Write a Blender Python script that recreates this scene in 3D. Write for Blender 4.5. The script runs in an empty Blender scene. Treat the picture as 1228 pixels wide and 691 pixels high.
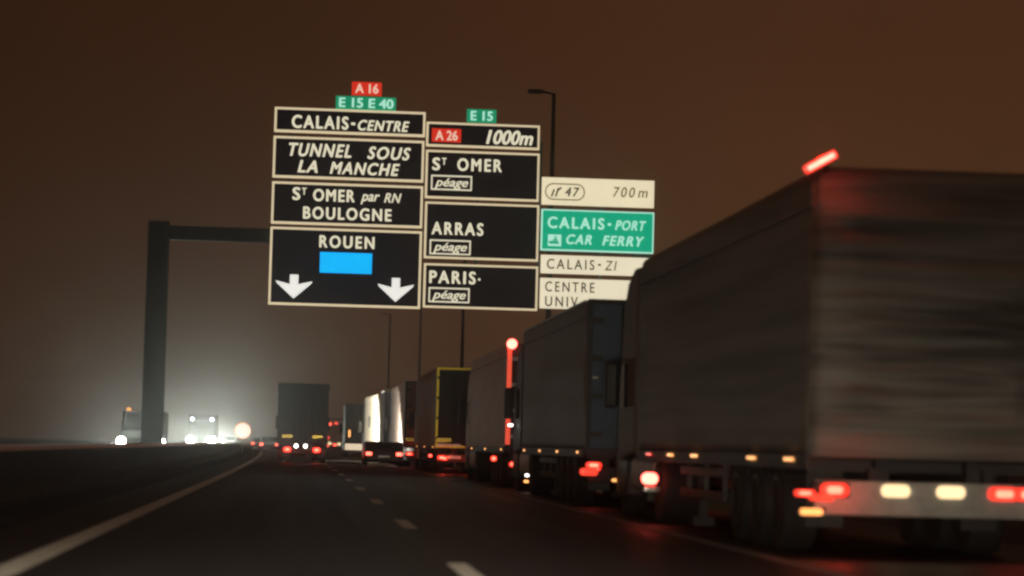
import bpy, bmesh, math, random
from mathutils import Vector, Matrix, noise

random.seed(7)
R_ = math.radians
S = bpy.context.scene
C = S.collection

# ------------------------------------------------------------------ camera
EYE = Vector((0, 0, 1.05))
FPX = 3100.0                       # focal length in pixels of the 1228 px wide photograph
cam_d = bpy.data.cameras.new('camera')
cam = bpy.data.objects.new('camera', cam_d)
C.objects.link(cam)
CAM_M = (Matrix.Rotation(-0.080026, 3, 'Z') @ Matrix.Rotation(math.pi / 2 + 0.061563, 3, 'X')
         @ Matrix.Rotation(R_(1.5), 3, 'Z'))
cam.matrix_world = Matrix.Translation(EYE) @ CAM_M.to_4x4()
cam_d.sensor_width = 36
cam_d.lens = FPX / 1228 * 36
cam_d.clip_start = 0.1
cam_d.clip_end = 6000
cam_d.dof.use_dof = True            # a wide open lens focused on the signs
cam_d.dof.focus_distance = 98
cam_d.dof.aperture_fstop = 1.3
S.camera = cam

# ------------------------------------------------------------------ world: night sky lit brown by the lamps of a town
W = bpy.data.worlds.new('World')
S.world = W
W.use_nodes = True
nt = W.node_tree
nt.nodes.clear()
o = nt.nodes.new('ShaderNodeOutputWorld')
bg = nt.nodes.new('ShaderNodeBackground')
tc = nt.nodes.new('ShaderNodeTexCoord')
sep = nt.nodes.new('ShaderNodeSeparateXYZ')
rp = nt.nodes.new('ShaderNodeValToRGB')
nt.links.new(tc.outputs['Generated'], sep.inputs[0])
nt.links.new(sep.outputs['Z'], rp.inputs[0])
SKY = [(0.0, (0.074, 0.036, 0.018)), (0.06, (0.058, 0.025, 0.011)), (0.16, (0.046, 0.018, 0.0075)),
       (0.5, (0.034, 0.017, 0.010)), (1.0, (0.030, 0.017, 0.011))]
while len(rp.color_ramp.elements) < len(SKY):
    rp.color_ramp.elements.new(0.5)
for e, (p, c) in zip(rp.color_ramp.elements, SKY):
    e.position = p
    e.color = (*c, 1)
# the glow of the town is stronger to the right of the road, the left is dark; glow added farther left, out of view, lights truck sides
m5 = nt.nodes.new('ShaderNodeMath'); m5.operation = 'MULTIPLY_ADD'
m5.inputs[1].default_value = .5
m5.inputs[2].default_value = .5
nt.links.new(sep.outputs['X'], m5.inputs[0])
mr = nt.nodes.new('ShaderNodeValToRGB')
AZ = [(0.0, 1.9), (.30, 1.6), (.42, .55), (.50, .80), (.60, 1.3), (1.0, 1.4)]
while len(mr.color_ramp.elements) < len(AZ):
    mr.color_ramp.elements.new(0.5)
for e, (p, c) in zip(mr.color_ramp.elements, AZ):
    e.position = p
    e.color = (c, c, c, 1)
nt.links.new(m5.outputs[0], mr.inputs[0])
wn = nt.nodes.new('ShaderNodeTexNoise')
wn.inputs['Scale'].default_value = 9
wn.inputs['Detail'].default_value = 3
nt.links.new(tc.outputs['Generated'], wn.inputs['Vector'])
wm = nt.nodes.new('ShaderNodeMapRange')
wm.inputs['To Min'].default_value = 0.85
wm.inputs['To Max'].default_value = 1.15
nt.links.new(wn.outputs['Fac'], wm.inputs['Value'])
mu = nt.nodes.new('ShaderNodeMath'); mu.operation = 'MULTIPLY'
nt.links.new(mr.outputs[0], mu.inputs[0])
nt.links.new(wm.outputs[0], mu.inputs[1])
nt.links.new(rp.outputs[0], bg.inputs['Color'])
nt.links.new(mu.outputs[0], bg.inputs['Strength'])
nt.links.new(bg.outputs[0], o.inputs['Surface'])

# ------------------------------------------------------------------ exposure, render settings
S.view_settings.view_transform = 'Standard'
S.view_settings.look = 'None'
S.view_settings.exposure = 0.0
S.view_settings.gamma = 1.0
S.view_settings.use_curve_mapping = False
cy = S.cycles
cy.use_denoising = True
cy.max_bounces = 5
cy.diffuse_bounces = 2
cy.glossy_bounces = 2
cy.volume_bounces = 0
cy.transparent_max_bounces = 6
cy.sample_clamp_indirect = 3
cy.sample_clamp_direct = 0
cy.filter_width = 2.6              # the photograph is soft

# ------------------------------------------------------------------ lamps: the dipped headlights of the car we sit in
def spot(name, loc, direction, power, size, blend, colour=(1, .86, .66), sx=1.0, radius=.07, parent=None):
    d = bpy.data.lights.new(name, 'SPOT')
    d.energy = power
    d.spot_size = R_(size)
    d.spot_blend = blend
    d.color = colour
    d.shadow_soft_size = radius
    ob = bpy.data.objects.new(name, d)
    C.objects.link(ob)
    ob.rotation_euler = Vector(direction).to_track_quat('-Z', 'Y').to_euler()
    ob.location = loc
    ob.scale = (sx, 1, 1)
    if parent:
        ob.parent = parent
    return ob

for sx in (-.6, .6):
    # dipped beam: wide, flat and cut off just below the horizon
    spot('dipped_headlight_beam', (sx, 1.9, .66), (0.03, 1, -.085), 50000, 8.2, .5, sx=4.5)
    # the little light that strays above the cut-off
    spot('stray_headlight_beam', (sx, 1.9, .66), (0.12, 1, -.065), 2300, 22, 1.0, sx=3.2)
    spot('parking_light', (sx * 1.1, 1.9, .66), (0.10, 1, .05), 220, 70, 1.0)

# ------------------------------------------------------------------ helpers
def lin(c):
    return tuple((x / 255 / 12.92) if x / 255 <= .04045 else ((x / 255 + .055) / 1.055) ** 2.4 for x in c)

def curve_shift(y):                # the road bends gently to the left far ahead
    return -max(0.0, y - 60) ** 2 / (2 * 12000)

def at(px, py, Y):                 # the point of the plane y = Y seen at a pixel of the photograph
    d = CAM_M @ Vector((px - 614, 345.5 - py, -FPX))
    return EYE + d * (Y / d.y)

MATS = {}
def mat(name, colour, rough=.6, metal=0.0, var=.25, scale=6.0, bump=0.0, stretch=(1, 1, 1), emit=None, strength=0.0,
        coords='Object', detail=6, lo=.3, hi=.72):
    if name in MATS:
        return MATS[name]
    m = bpy.data.materials.new(name)
    m.use_nodes = True
    t = m.node_tree
    b = t.nodes['Principled BSDF']
    b.inputs['Roughness'].default_value = rough
    b.inputs['Metallic'].default_value = metal
    co = t.nodes.new('ShaderNodeTexCoord')
    mp = t.nodes.new('ShaderNodeMapping')
    mp.inputs['Scale'].default_value = stretch
    n = t.nodes.new('ShaderNodeTexNoise')
    n.inputs['Scale'].default_value = scale
    n.inputs['Detail'].default_value = detail
    n.inputs['Roughness'].default_value = .65
    t.links.new(co.outputs[coords], mp.inputs[0])
    t.links.new(mp.outputs[0], n.inputs['Vector'])
    r = t.nodes.new('ShaderNodeValToRGB')
    r.color_ramp.elements[0].position = lo
    r.color_ramp.elements[1].position = hi
    r.color_ramp.elements[0].color = (*[x * (1 - var) for x in colour], 1)
    r.color_ramp.elements[1].color = (*[min(1, x * (1 + var)) for x in colour], 1)
    t.links.new(n.outputs['Fac'], r.inputs[0])
    t.links.new(r.outputs[0], b.inputs['Base Color'])
    if bump:
        bp = t.nodes.new('ShaderNodeBump')
        bp.inputs['Strength'].default_value = bump
        t.links.new(n.outputs['Fac'], bp.inputs['Height'])
        t.links.new(bp.outputs[0], b.inputs['Normal'])
    if emit:
        mx = t.nodes.new('ShaderNodeMix'); mx.data_type = 'RGBA'
        mx.inputs['A'].default_value = (*[x * .82 for x in emit], 1)
        mx.inputs['B'].default_value = (*emit, 1)
        t.links.new(n.outputs['Fac'], mx.inputs['Factor'])
        t.links.new(mx.outputs['Result'], b.inputs['Emission Color'])
        b.inputs['Emission Strength'].default_value = strength
        if not name.endswith('red_lamp_glass'):
            m.cycles.emission_sampling = 'NONE'
    MATS[name] = m
    return m

def lamp(name, colour, strength):
    return mat(name, [min(1, c * .8) for c in colour], .25, emit=colour, strength=strength, var=.05)

def sign_mat(name, srgb, e=.9):  # emission stands in for headlight light thrown back by the sign faces
    c = lin(srgb)
    return mat(name, [x * .7 for x in c], .45, emit=c, strength=e, var=.12, scale=1.3)

# settings materials
M_ASPH = mat('asphalt', (.013, .0105, .0135), .5, var=.35, scale=14, bump=.25)
def tracks(m):                      # tyre-polished tracks, seams and stains running along the lanes
    t = m.node_tree
    b = t.nodes['Principled BSDF']
    src = b.inputs['Base Color'].links[0].from_socket
    co = t.nodes.new('ShaderNodeTexCoord')
    mp = t.nodes.new('ShaderNodeMapping')
    mp.inputs['Scale'].default_value = (1.1, .012, 1)
    n = t.nodes.new('ShaderNodeTexNoise')
    n.inputs['Scale'].default_value = 1.6
    n.inputs['Detail'].default_value = 5
    t.links.new(co.outputs['Object'], mp.inputs[0])
    t.links.new(mp.outputs[0], n.inputs['Vector'])
    r = t.nodes.new('ShaderNodeMapRange')
    r.inputs['From Min'].default_value = .35
    r.inputs['From Max'].default_value = .68
    r.inputs['To Min'].default_value = .55
    r.inputs['To Max'].default_value = 1.6
    t.links.new(n.outputs['Fac'], r.inputs['Value'])
    x = t.nodes.new('ShaderNodeMix'); x.data_type = 'RGBA'; x.blend_type = 'MULTIPLY'
    x.inputs['Factor'].default_value = 1
    t.links.new(src, x.inputs['A'])
    t.links.new(r.outputs[0], x.inputs['B'])
    t.links.new(x.outputs['Result'], b.inputs['Base Color'])
    r2 = t.nodes.new('ShaderNodeMapRange')
    r2.inputs['To Min'].default_value = .38
    r2.inputs['To Max'].default_value = .68
    t.links.new(n.outputs['Fac'], r2.inputs['Value'])
    t.links.new(r2.outputs[0], b.inputs['Roughness'])
tracks(M_ASPH)
M_ASPH.node_tree.nodes['Principled BSDF'].inputs['Specular IOR Level'].default_value = .22
M_GRASS = mat('verge_grass', (.022, .026, .034), .9, var=.5, scale=3, bump=.6)
M_PAINT = mat('road_paint', (.74, .71, .63), .6, var=.4, scale=5)
M_WORN = mat('worn_road_paint', (.22, .21, .20), .7, var=.4, scale=4)
M_GALV = mat('galvanised_steel', (.42, .43, .43), .42, metal=.7, var=.2, scale=8)
M_DARKSTEEL = mat('dark_painted_steel', (.045, .055, .055), .6, var=.2)
M_POST = mat('dark_lamp_post_paint', (.02, .018, .018), .6)
M_RUBBER = mat('tyre_rubber', (.018, .018, .018), .8, var=.3, scale=10)
M_RIM = mat('wheel_steel', (.07, .07, .07), .5, metal=.5)
M_CHASSIS = mat('chassis_paint', (.030, .028, .028), .6, var=.4)
M_BLACK = mat('black_plastic', (.02, .02, .021), .5)
M_ALU = mat('brushed_aluminium', (.42, .42, .42), .5, metal=.6, var=.25, scale=4)
M_BUMPER = mat('grey_underrun_paint', (.40, .42, .39), .5, metal=.05, var=.3, scale=3)
M_GLASS = mat('dark_glass', (.012, .013, .015), .08)
M_RED = lamp('red_lamp_glass', (1.0, .09, .055), 7.5)
M_REDLENS = lamp('red_lens', (1.0, .045, .025), 1.7)
M_REDDIM = lamp('dim_red_lamp_glass', (1.0, .06, .03), 1.3)
M_REDSTRIP = lamp('red_light_strip', (1.0, .10, .05), .85)
M_REDHOT = lamp('bright_red_lamp_glass', (1.0, .085, .06), 13.0)
M_AMBER = lamp('amber_marker_glass', (1.0, .42, .12), 2.0)
M_CREAM = lamp('cream_lamp_glass', (1.0, .74, .40), 1.5)
M_WHITE = lamp('white_lamp_glass', (1.0, .95, .86), 6.0)
M_HEAD = lamp('headlight_glass', (1.0, .97, .90), 60.0)
M_BLUEW = lamp('bluish_marker_glass', (.80, .86, 1.0), 9.0)
M_YTAPE = mat('yellow_reflective_tape', (.95, .80, .10), .28, metal=.75, var=.15)
M_YPLATE = mat('yellow_reflective_plate', (.95, .78, .14), .22, metal=.75, var=.15)
M_WPLATE = mat('white_reflective_plate', (.75, .75, .72), .30, metal=.6, var=.15)

def link(name, bm, m, parent=None, smooth=False):
    me = bpy.data.meshes.new(name)
    bmesh.ops.recalc_face_normals(bm, faces=bm.faces)
    bm.to_mesh(me)
    bm.free()
    me.materials.append(m)
    if smooth:
        for p in me.polygons:
            p.use_smooth = True
    ob = bpy.data.objects.new(name, me)
    C.objects.link(ob)
    if parent:
        ob.parent = parent
    return ob

def tag(ob, label=None, cat=None, group=None, kind=None):
    if label: ob['label'] = label
    if cat: ob['category'] = cat
    if group: ob['group'] = group
    if kind: ob['kind'] = kind
    return ob

def thing(name, label, cat, loc, group=None, rz=0.0):
    ob = bpy.data.objects.new(name, None)
    C.objects.link(ob)
    ob.location = loc
    ob.rotation_euler = (0, 0, rz)
    return tag(ob, label, cat, group)

def box(bm, x0, x1, y0, y1, z0, z1, bev=0.0, seg=2):
    v = [bm.verts.new((x, y, z)) for x in (x0, x1) for y in (y0, y1) for z in (z0, z1)]
    fs = [bm.faces.new([v[i] for i in q]) for q in ((0, 1, 3, 2), (4, 6, 7, 5), (0, 4, 5, 1), (2, 3, 7, 6), (0, 2, 6, 4), (1, 5, 7, 3))]
    bmesh.ops.recalc_face_normals(bm, faces=fs)
    if bev:
        es = list({e for f in fs for e in f.edges})
        bmesh.ops.bevel(bm, geom=es, offset=bev, segments=seg, affect='EDGES', profile=.5)

def B(name, m, parent, *dims, bev=0.0, seg=2, smooth=False):
    bm = bmesh.new()
    box(bm, *dims, bev=bev, seg=seg)
    return link(name, bm, m, parent, smooth)

def lathe(bm, prof, centre, axis='X', n=28):     # prof: (offset along the axis, radius)
    c = Vector(centre)
    rings = []
    for a, r in prof:
        ring = []
        for k in range(n):
            t = 2 * math.pi * k / n
            u, w = r * math.cos(t), r * math.sin(t)
            p = {'X': (a, u, w), 'Y': (u, a, w), 'Z': (u, w, a)}[axis]
            ring.append(bm.verts.new(c + Vector(p)))
        rings.append(ring)
    for i in range(len(rings) - 1):
        for k in range(n):
            bm.faces.new((rings[i][k], rings[i][(k + 1) % n], rings[i + 1][(k + 1) % n], rings[i + 1][k]))
    bm.faces.new(rings[0])
    bm.faces.new(rings[-1])

def tube(bm, pts, r, n=10, r1=None):
    pts = [Vector(p) for p in pts]
    rings = []
    for i, p in enumerate(pts):
        d = (pts[min(i + 1, len(pts) - 1)] - pts[max(i - 1, 0)]).normalized()
        ref = Vector((0, 0, 1)) if abs(d.z) < .9 else Vector((1, 0, 0))
        a = d.cross(ref).normalized()
        b = d.cross(a)
        rr = r if r1 is None else r + (r1 - r) * i / (len(pts) - 1)
        rings.append([bm.verts.new(p + (a * math.cos(2 * math.pi * k / n) + b * math.sin(2 * math.pi * k / n)) * rr) for k in range(n)])
    for i in range(len(rings) - 1):
        for k in range(n):
            bm.faces.new((rings[i][k], rings[i][(k + 1) % n], rings[i + 1][(k + 1) % n], rings[i + 1][k]))
    bm.faces.new(rings[0])
    bm.faces.new(rings[-1])

def prism_x(bm, prof, x0, x1, bev=0.0):          # a (y, z) profile drawn out along x
    a = [bm.verts.new((x0, y, z)) for y, z in prof]
    b = [bm.verts.new((x1, y, z)) for y, z in prof]
    n = len(prof)
    fs = [bm.faces.new(a), bm.faces.new(b)]
    for k in range(n):
        fs.append(bm.faces.new((a[k], a[(k + 1) % n], b[(k + 1) % n], b[k])))
    bmesh.ops.recalc_face_normals(bm, faces=fs)
    if bev:
        es = list(fs[0].edges) + list(fs[1].edges)
        bmesh.ops.bevel(bm, geom=es, offset=bev, segments=3, affect='EDGES', profile=.5)

def strip(name, m, xs, ys, z, kind='structure', wav=0.0):   # a sheet following the bend of the road
    bm = bmesh.new()
    prev = None
    for y in ys:
        s = curve_shift(y)
        cur = [bm.verts.new((x + s, y, z)) for x in xs]
        if prev:
            for i in range(len(xs) - 1):
                bm.faces.new((prev[i], prev[i + 1], cur[i + 1], cur[i]))
        prev = cur
    ob = link(name, bm, m)
    tag(ob, kind=kind)
    return ob

# ------------------------------------------------------------------ the setting
YS = [-30] + list(range(-20, 620, 10))
bm = bmesh.new()
N = 40
g = [[bm.verts.new((-700 + 1400 * i / N, -60 + 1060 * j / N, -.06)) for i in range(N + 1)] for j in range(N + 1)]
for j in range(N):
    for i in range(N):
        bm.faces.new((g[j][i], g[j][i + 1], g[j + 1][i + 1], g[j + 1][i]))
tag(link('ground', bm, M_GRASS), kind='structure')
strip('road', M_ASPH, (-3.3, 0, 4, 9.0), YS, 0)
strip('opposite_road', M_ASPH, (-15.5, -10, -6.0), YS, 0)
strip('left_edge_line', M_PAINT, (-2.36, -2.10), [y for y in YS if y <= 600], .004)
strip('exit_lane_line', M_WORN, (4.68, 4.88), [y for y in YS if y <= 600], .004)
strip('opposite_edge_line', M_WORN, (-6.9, -6.7), [y for y in YS if y <= 600], .004)
bm = bmesh.new()
for k in range(20):
    y0 = 6.5 + 13 * k
    v = [bm.verts.new((x + curve_shift(y), y, .004)) for x, y in ((1.33, y0), (1.51, y0), (1.51, y0 + 3.7), (1.33, y0 + 3.7))]
    bm.faces.new(v)
tag(link('lane_dashes', bm, M_PAINT), kind='structure')

# concrete barrier of the central reservation with a steel rail along its top
gr = thing('central_barrier', 'low dark concrete median barrier with a pale top rail beside the edge line', 'barrier', (-4.6, 20, 0))
def along(name, prof, m, y0, y1, step):
    bm = bmesh.new()
    prev = None
    for y in range(y0, y1, step):
        cur = [bm.verts.new((curve_shift(y) + a, y - 20, z)) for a, z in prof]
        if prev:
            for i in range(len(prof)):
                bm.faces.new((prev[i], prev[(i + 1) % len(prof)], cur[(i + 1) % len(prof)], cur[i]))
        else:
            bm.faces.new(cur)
        prev = cur
    bm.faces.new(prev)
    return link(name, bm, m, gr)
M_CONC = mat('dirty_concrete', (.065, .062, .056), .85, var=.4, scale=2, bump=.2)
along('barrier_wall', [(.17, -.06), (.17, .03), (.04, .22), (.0, .772), (-.16, .772), (-.20, .22), (-.33, .03), (-.33, -.06)], M_CONC, -20, 401, 4)
along('top_rail', [(.012, .775), (.018, .80), (.018, .86), (.0, .885), (-.16, .885), (-.178, .86), (-.178, .80), (-.172, .775)], mat('pale_rail_paint', (.80, .79, .74), .35), -20, 401, 4)

# ------------------------------------------------------------------ the sign gantry
GY = 94.0
PPM = FPX / GY
gan = thing('sign_gantry', 'dark grey steel gantry carrying the direction signs across the motorway', 'sign gantry', (-5.3, GY + .75, 0))
B('gantry_post', M_DARKSTEEL, gan, -.46, .32, -.28, .28, -.06, 8.95, bev=.05)
B('gantry_post', M_DARKSTEEL, gan, 17.35, 18.0, -.28, .28, -.06, 8.95, bev=.05)
B('gantry_beam', M_DARKSTEEL, gan, .32, 17.35, -.22, .22, 8.28, 8.80, bev=.04)
B('post_base', M_GALV, gan, -.75, .75, -.6, .6, -.059, .10, bev=.03)
for k in range(6):
    x = 4.6 + 2.3 * k
    z1 = 12.9 if x < 9.9 else (12.3 if x < 14.2 else 10.4)
    B('sign_bracket', M_DARKSTEEL, gan, x - .06, x + .06, -.46, -.225, 6.1, z1)

FONT_H = {}
def text_mesh(s, shear=0.0, spacing=1.05, bold=.018):
    cu = bpy.data.curves.new('lettering', 'FONT')
    cu.body = s
    cu.shear = shear
    cu.space_character = spacing
    cu.offset = bold
    cu.resolution_u = 4
    cu.size = 1
    ob = bpy.data.objects.new('lettering', cu)
    C.objects.link(ob)
    dg = bpy.context.evaluated_depsgraph_get()
    dg.update()
    me = bpy.data.meshes.new_from_object(ob.evaluated_get(dg))
    bpy.data.objects.remove(ob)
    bpy.data.curves.remove(cu)
    return me

def lettering(parent, org, s, cx, cyy, wpx, hpx, m, shear=0.0, spacing=1.05, bold=.022, ly=-.100, name='lettering'):
    """text centred on a pixel of the photograph, fitted to a width and a height in pixels, laid on a sign's face"""
    me = text_mesh(s, shear, spacing, 0)
    xs = [v.co.x for v in me.vertices]; ys = [v.co.y for v in me.vertices]
    w, h = max(xs) - min(xs), max(ys) - min(ys)
    mx, my = (max(xs) + min(xs)) / 2, (max(ys) + min(ys)) / 2
    c = at(cx, cyy, GY)
    bm = bmesh.new()
    q = bold
    kx, kz = wpx / PPM / (w + 2 * q), hpx / PPM / (h + 1.2 * q)
    for n_, (dx, dz) in enumerate(((0, 0), (-q, 0), (q, 0), (-.5 * q, .6 * q), (.5 * q, -.6 * q), (.5 * q, .6 * q), (-.5 * q, -.6 * q)) if bold > .01 else ((0, 0),)):
        b2 = bmesh.new()
        b2.from_mesh(me)
        for v in b2.verts:
            v.co = Vector(((v.co.x - mx + dx) * kx + c.x - org.x, ly - .0006 * n_, (v.co.y - my + dz) * kz + c.z - org.z))
        r = bmesh.ops.extrude_face_region(b2, geom=list(b2.faces))
        for e in r['geom']:
            if isinstance(e, bmesh.types.BMVert):
                e.co.y -= .006
        tmp = bpy.data.meshes.new('stroke')
        b2.to_mesh(tmp); b2.free()
        bm.from_mesh(tmp)
        bpy.data.meshes.remove(tmp)
    bpy.data.meshes.remove(me)
    return link(name, bm, m, parent)

S_BLACK = mat('black_sign_film', (.012, .011, .015), .45, emit=(.0030, .0022, .0038), strength=1.0, var=.2)  # faint emission too, part of the glow painted into the signs
S_CREAMEDGE = sign_mat('cream_sign_edge', (238, 218, 178))
S_LETTER = sign_mat('white_sign_letter', (238, 230, 200), 1.0)
S_ARROW = sign_mat('white_sign_arrow', (250, 248, 240), 1.0)
S_RED = sign_mat('red_road_number', (232, 52, 34), .85)
S_TAGTEXT = sign_mat('pale_tag_letter', (250, 214, 190), .9)
S_GREENTAG = sign_mat('green_route_number', (20, 150, 105), .9)
S_GREEN = sign_mat('green_sign_film', (12, 172, 130), .95)
S_MINT = sign_mat('mint_sign_letter', (190, 248, 225), .95)
S_CYAN = sign_mat('cyan_plate', (0, 182, 255), 1.12)
S_CREAM = sign_mat('cream_sign_film', (250, 236, 198), .95)
S_IVORY = sign_mat('white_sign_film', (252, 240, 208), .92)
S_DARKTEXT = mat('dark_sign_letter', (.10, .09, .06), .6, emit=lin((128, 116, 84)), strength=.6)
S_DARKTEXT2 = mat('black_sign_letter', (.03, .03, .03), .6, emit=lin((96, 90, 74)), strength=.6)

def frame(bm, x0, x1, z0, z1, t, y0, y1):
    box(bm, x0, x1, y0, y1, z1 - t, z1)
    box(bm, x0, x1, y0, y1, z0, z0 + t)
    box(bm, x0, x0 + t, y0, y1, z0 + t, z1 - t)
    box(bm, x1 - t, x1, y0, y1, z0 + t, z1 - t)

def sign(label, tl, br, film, edge, edge_px=2.7, name='direction_sign'):
    """tl, br: pixel corners of the panel; returns the thing and its origin"""
    a, b = at(*tl, GY), at(*br, GY)
    org = Vector(((a.x + b.x) / 2, GY, b.z))
    t = thing(name, label, 'road sign', org)
    w, h = b.x - a.x, a.z - b.z
    e = edge_px / PPM
    B('sign_panel', film, t, -w / 2 + .004, w / 2 - .004, -.09, .03, .004, h - .004)
    for x in (-w * .3, w * .3):
        B('sign_back_rail', M_DARKSTEEL, t, x - .05, x + .05, .034, .282, h * .2, h * .8)
    if edge:
        bm = bmesh.new()
        frame(bm, -w / 2, w / 2, 0, h, e, -.105, .034)
        link('sign_border', bm, edge, t)
    return t, org

def toll_box(t, org, x0, y0, x1, y1):
    a, b = at(x0, y0, GY), at(x1, y1, GY)
    bm = bmesh.new()
    frame(bm, a.x - org.x, b.x - org.x, b.z - org.z, a.z - org.z, 1.7 / PPM, -.102, -.089)
    link('toll_frame', bm, S_LETTER, t)
    lettering(t, org, 'péage', (x0 + x1) / 2, (y0 + y1) / 2 + 1.2, x1 - x0 - 8, y1 - y0 - 6, S_LETTER, .3, 1.0, .02)

def arrow(t, org, cx, y0, y1, wpx):
    h = (y1 - y0) / PPM; w = wpx / PPM
    c = at(cx, y1, GY)
    pts = [(-.115 * w, h), (.115 * w, h), (.115 * w, .60 * h), (.5 * w, .74 * h), (.47 * w, .64 * h), (0, 0), (-.47 * w, .64 * h), (-.5 * w, .74 * h), (-.115 * w, .60 * h)]
    bm = bmesh.new()
    va = [bm.verts.new((c.x - org.x + x, -.106, c.z - org.z + z)) for x, z in pts]
    vb = [bm.verts.new((v.co.x, -.088, v.co.z)) for v in va]
    bm.faces.new(va); bm.faces.new(vb)
    for k in range(len(pts)):
        bm.faces.new((va[k], va[(k + 1) % len(pts)], vb[(k + 1) % len(pts)], vb[k]))
    link('lane_arrow', bm, S_ARROW, t)

# stack over the two through lanes
t, o_ = sign('black sign reading CALAIS-CENTRE above the TUNNEL sign', (329.7, 128.6), (509.5, 164.6), S_BLACK, S_CREAMEDGE)
lettering(t, o_, 'CALAIS', 384, 147.2, 68, 16, S_LETTER, 0, 1.25, .034)
lettering(t, o_, '-', 423.5, 149, 5, 3.2, S_LETTER)
lettering(t, o_, 'CENTRE', 460, 151.6, 62, 13, S_LETTER, .25, 1.15, .034)
t, o_ = sign('black sign reading TUNNEL SOUS LA MANCHE in slanted letters', (328.3, 163.2), (507.5, 219), S_BLACK, S_CREAMEDGE)
lettering(t, o_, 'TUNNEL', 384, 180.8, 75, 16, S_LETTER, .25, 1.2, .034)
lettering(t, o_, 'SOUS', 466.5, 184.5, 52, 15.5, S_LETTER, .25, 1.2, .034)
lettering(t, o_, 'LA', 369, 200, 24, 15, S_LETTER, .25, 1.2, .034)
lettering(t, o_, 'MANCHE', 437.5, 203, 84, 15, S_LETTER, .25, 1.2, .034)
t, o_ = sign('black sign reading St OMER par RN BOULOGNE', (326.5, 217.7), (506, 274), S_BLACK, S_CREAMEDGE)
lettering(t, o_, 'S', 355.5, 232.6, 9.5, 15.5, S_LETTER, 0, 1.2, .034)
lettering(t, o_, 'T', 364.8, 229.8, 5.5, 8.5, S_LETTER, 0, 1.2, .03)
lettering(t, o_, 'OMER', 400.5, 235, 50, 15, S_LETTER, 0, 1.2, .034)
lettering(t, o_, 'par', 444, 239.6, 23, 12.5, S_LETTER, .3, 1.0, .02)
lettering(t, o_, 'RN', 471, 238, 21, 11.5, S_LETTER, .3, 1.05, .02)
lettering(t, o_, 'BOULOGNE', 416.5, 257, 106, 15, S_LETTER, 0, 1.25, .034)
t, o_ = sign('large black sign reading ROUEN with a cyan plate and two white arrows', (324.5, 272), (503.5, 370.7), S_BLACK, S_CREAMEDGE)
lettering(t, o_, 'ROUEN', 416, 290.8, 66, 15, S_LETTER, 0, 1.3, .034)
a, b = at(384, 302.5, GY), at(445.5, 329, GY)
B('cyan_plate', S_CYAN, t, a.x - o_.x, b.x - o_.x, -.104, -.088, b.z - o_.z, a.z - o_.z)
arrow(t, o_, 352, 329.6, 358.2, 44)
arrow(t, o_, 474, 333.6, 362.4, 43.5)
# stack over the middle
t, o_ = sign('black sign reading 1000m with a red A26 number', (511.7, 146.4), (646.5, 180.2), S_BLACK, S_CREAMEDGE, 2.4)
a, b = at(518, 154.2, GY), at(552.5, 171.6, GY)
B('number_plate', S_RED, t, a.x - o_.x, b.x - o_.x, -.104, -.088, b.z - o_.z, a.z - o_.z)
lettering(t, o_, 'A 26', 535.4, 163, 27, 12, S_TAGTEXT, 0, 1.0, .03, ly=-.106)
lettering(t, o_, '1000m', 611, 165.6, 57, 17.5, S_LETTER, .25, 1.0, .03)
t, o_ = sign('black sign reading St OMER péage under the 1000m sign', (511, 180), (645.5, 242.2), S_BLACK, S_CREAMEDGE, 2.4)
lettering(t, o_, 'S', 523, 197, 9.5, 15.5, S_LETTER, 0, 1.2, .034)
lettering(t, o_, 'T', 532.5, 194, 5.5, 8.5, S_LETTER, 0, 1.2, .03)
lettering(t, o_, 'OMER', 575, 198.6, 54, 15.5, S_LETTER, 0, 1.3, .034)
toll_box(t, o_, 517, 210, 565.5, 229.5)
t, o_ = sign('black sign reading ARRAS péage', (510, 242), (644.8, 314), S_BLACK, S_CREAMEDGE, 2.4)
lettering(t, o_, 'ARRAS', 548.5, 274.8, 62.5, 15.5, S_LETTER, 0, 1.3, .034)
toll_box(t, o_, 515.3, 287.3, 564, 306.6)
t, o_ = sign('black sign reading PARIS péage, lowest of the middle stack', (508.5, 315.8), (643.8, 373), S_BLACK, S_CREAMEDGE, 2.4)
lettering(t, o_, 'PARIS', 542.5, 333, 56, 15.5, S_LETTER, 0, 1.3, .034)
lettering(t, o_, '.', 574.5, 335.5, 3, 3, S_LETTER)
toll_box(t, o_, 514, 344.6, 562.6, 364)
# stack over the exit lane
t, o_ = sign('cream sign reading 47 and 700m above the green sign', (650, 212.5), (783.8, 250), S_CREAM, None)
a, b = at(653.4, 219.6, GY), at(701, 241.4, GY)
bm = bmesh.new()
w, h, rr, n = b.x - a.x, a.z - b.z, (a.z - b.z) / 2, 12
def oval(k_):
    pts = []
    for k in range(2 * n + 2):
        side = 1 if k <= n else -1
        tt = (-math.pi / 2 + math.pi * k / n) if k <= n else (math.pi / 2 + math.pi * (k - n - 1) / n)
        pts.append(((w / 2 - rr) * side + (rr - k_) * math.cos(tt), (rr - k_) * math.sin(tt)))
    return pts
p0, p1 = oval(0), oval(1.5 / PPM)
cx_, cz_ = (a.x + b.x) / 2 - o_.x, (a.z + b.z) / 2 - o_.z
v0 = [bm.verts.new((cx_ + x, -.097, cz_ + z)) for x, z in p0]
v1 = [bm.verts.new((cx_ + x, -.097, cz_ + z)) for x, z in p1]
for k in range(len(p0)):
    j = (k + 1) % len(p0)
    bm.faces.new((v0[k], v0[j], v1[j], v1[k]))
link('exit_number_outline', bm, S_DARKTEXT, t)
lettering(t, o_, '47', 686, 230.6, 18, 11.5, S_DARKTEXT2, .2, 1.25, .03)
bm = bmesh.new()
e0 = at(660, 236, GY) - o_
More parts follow.
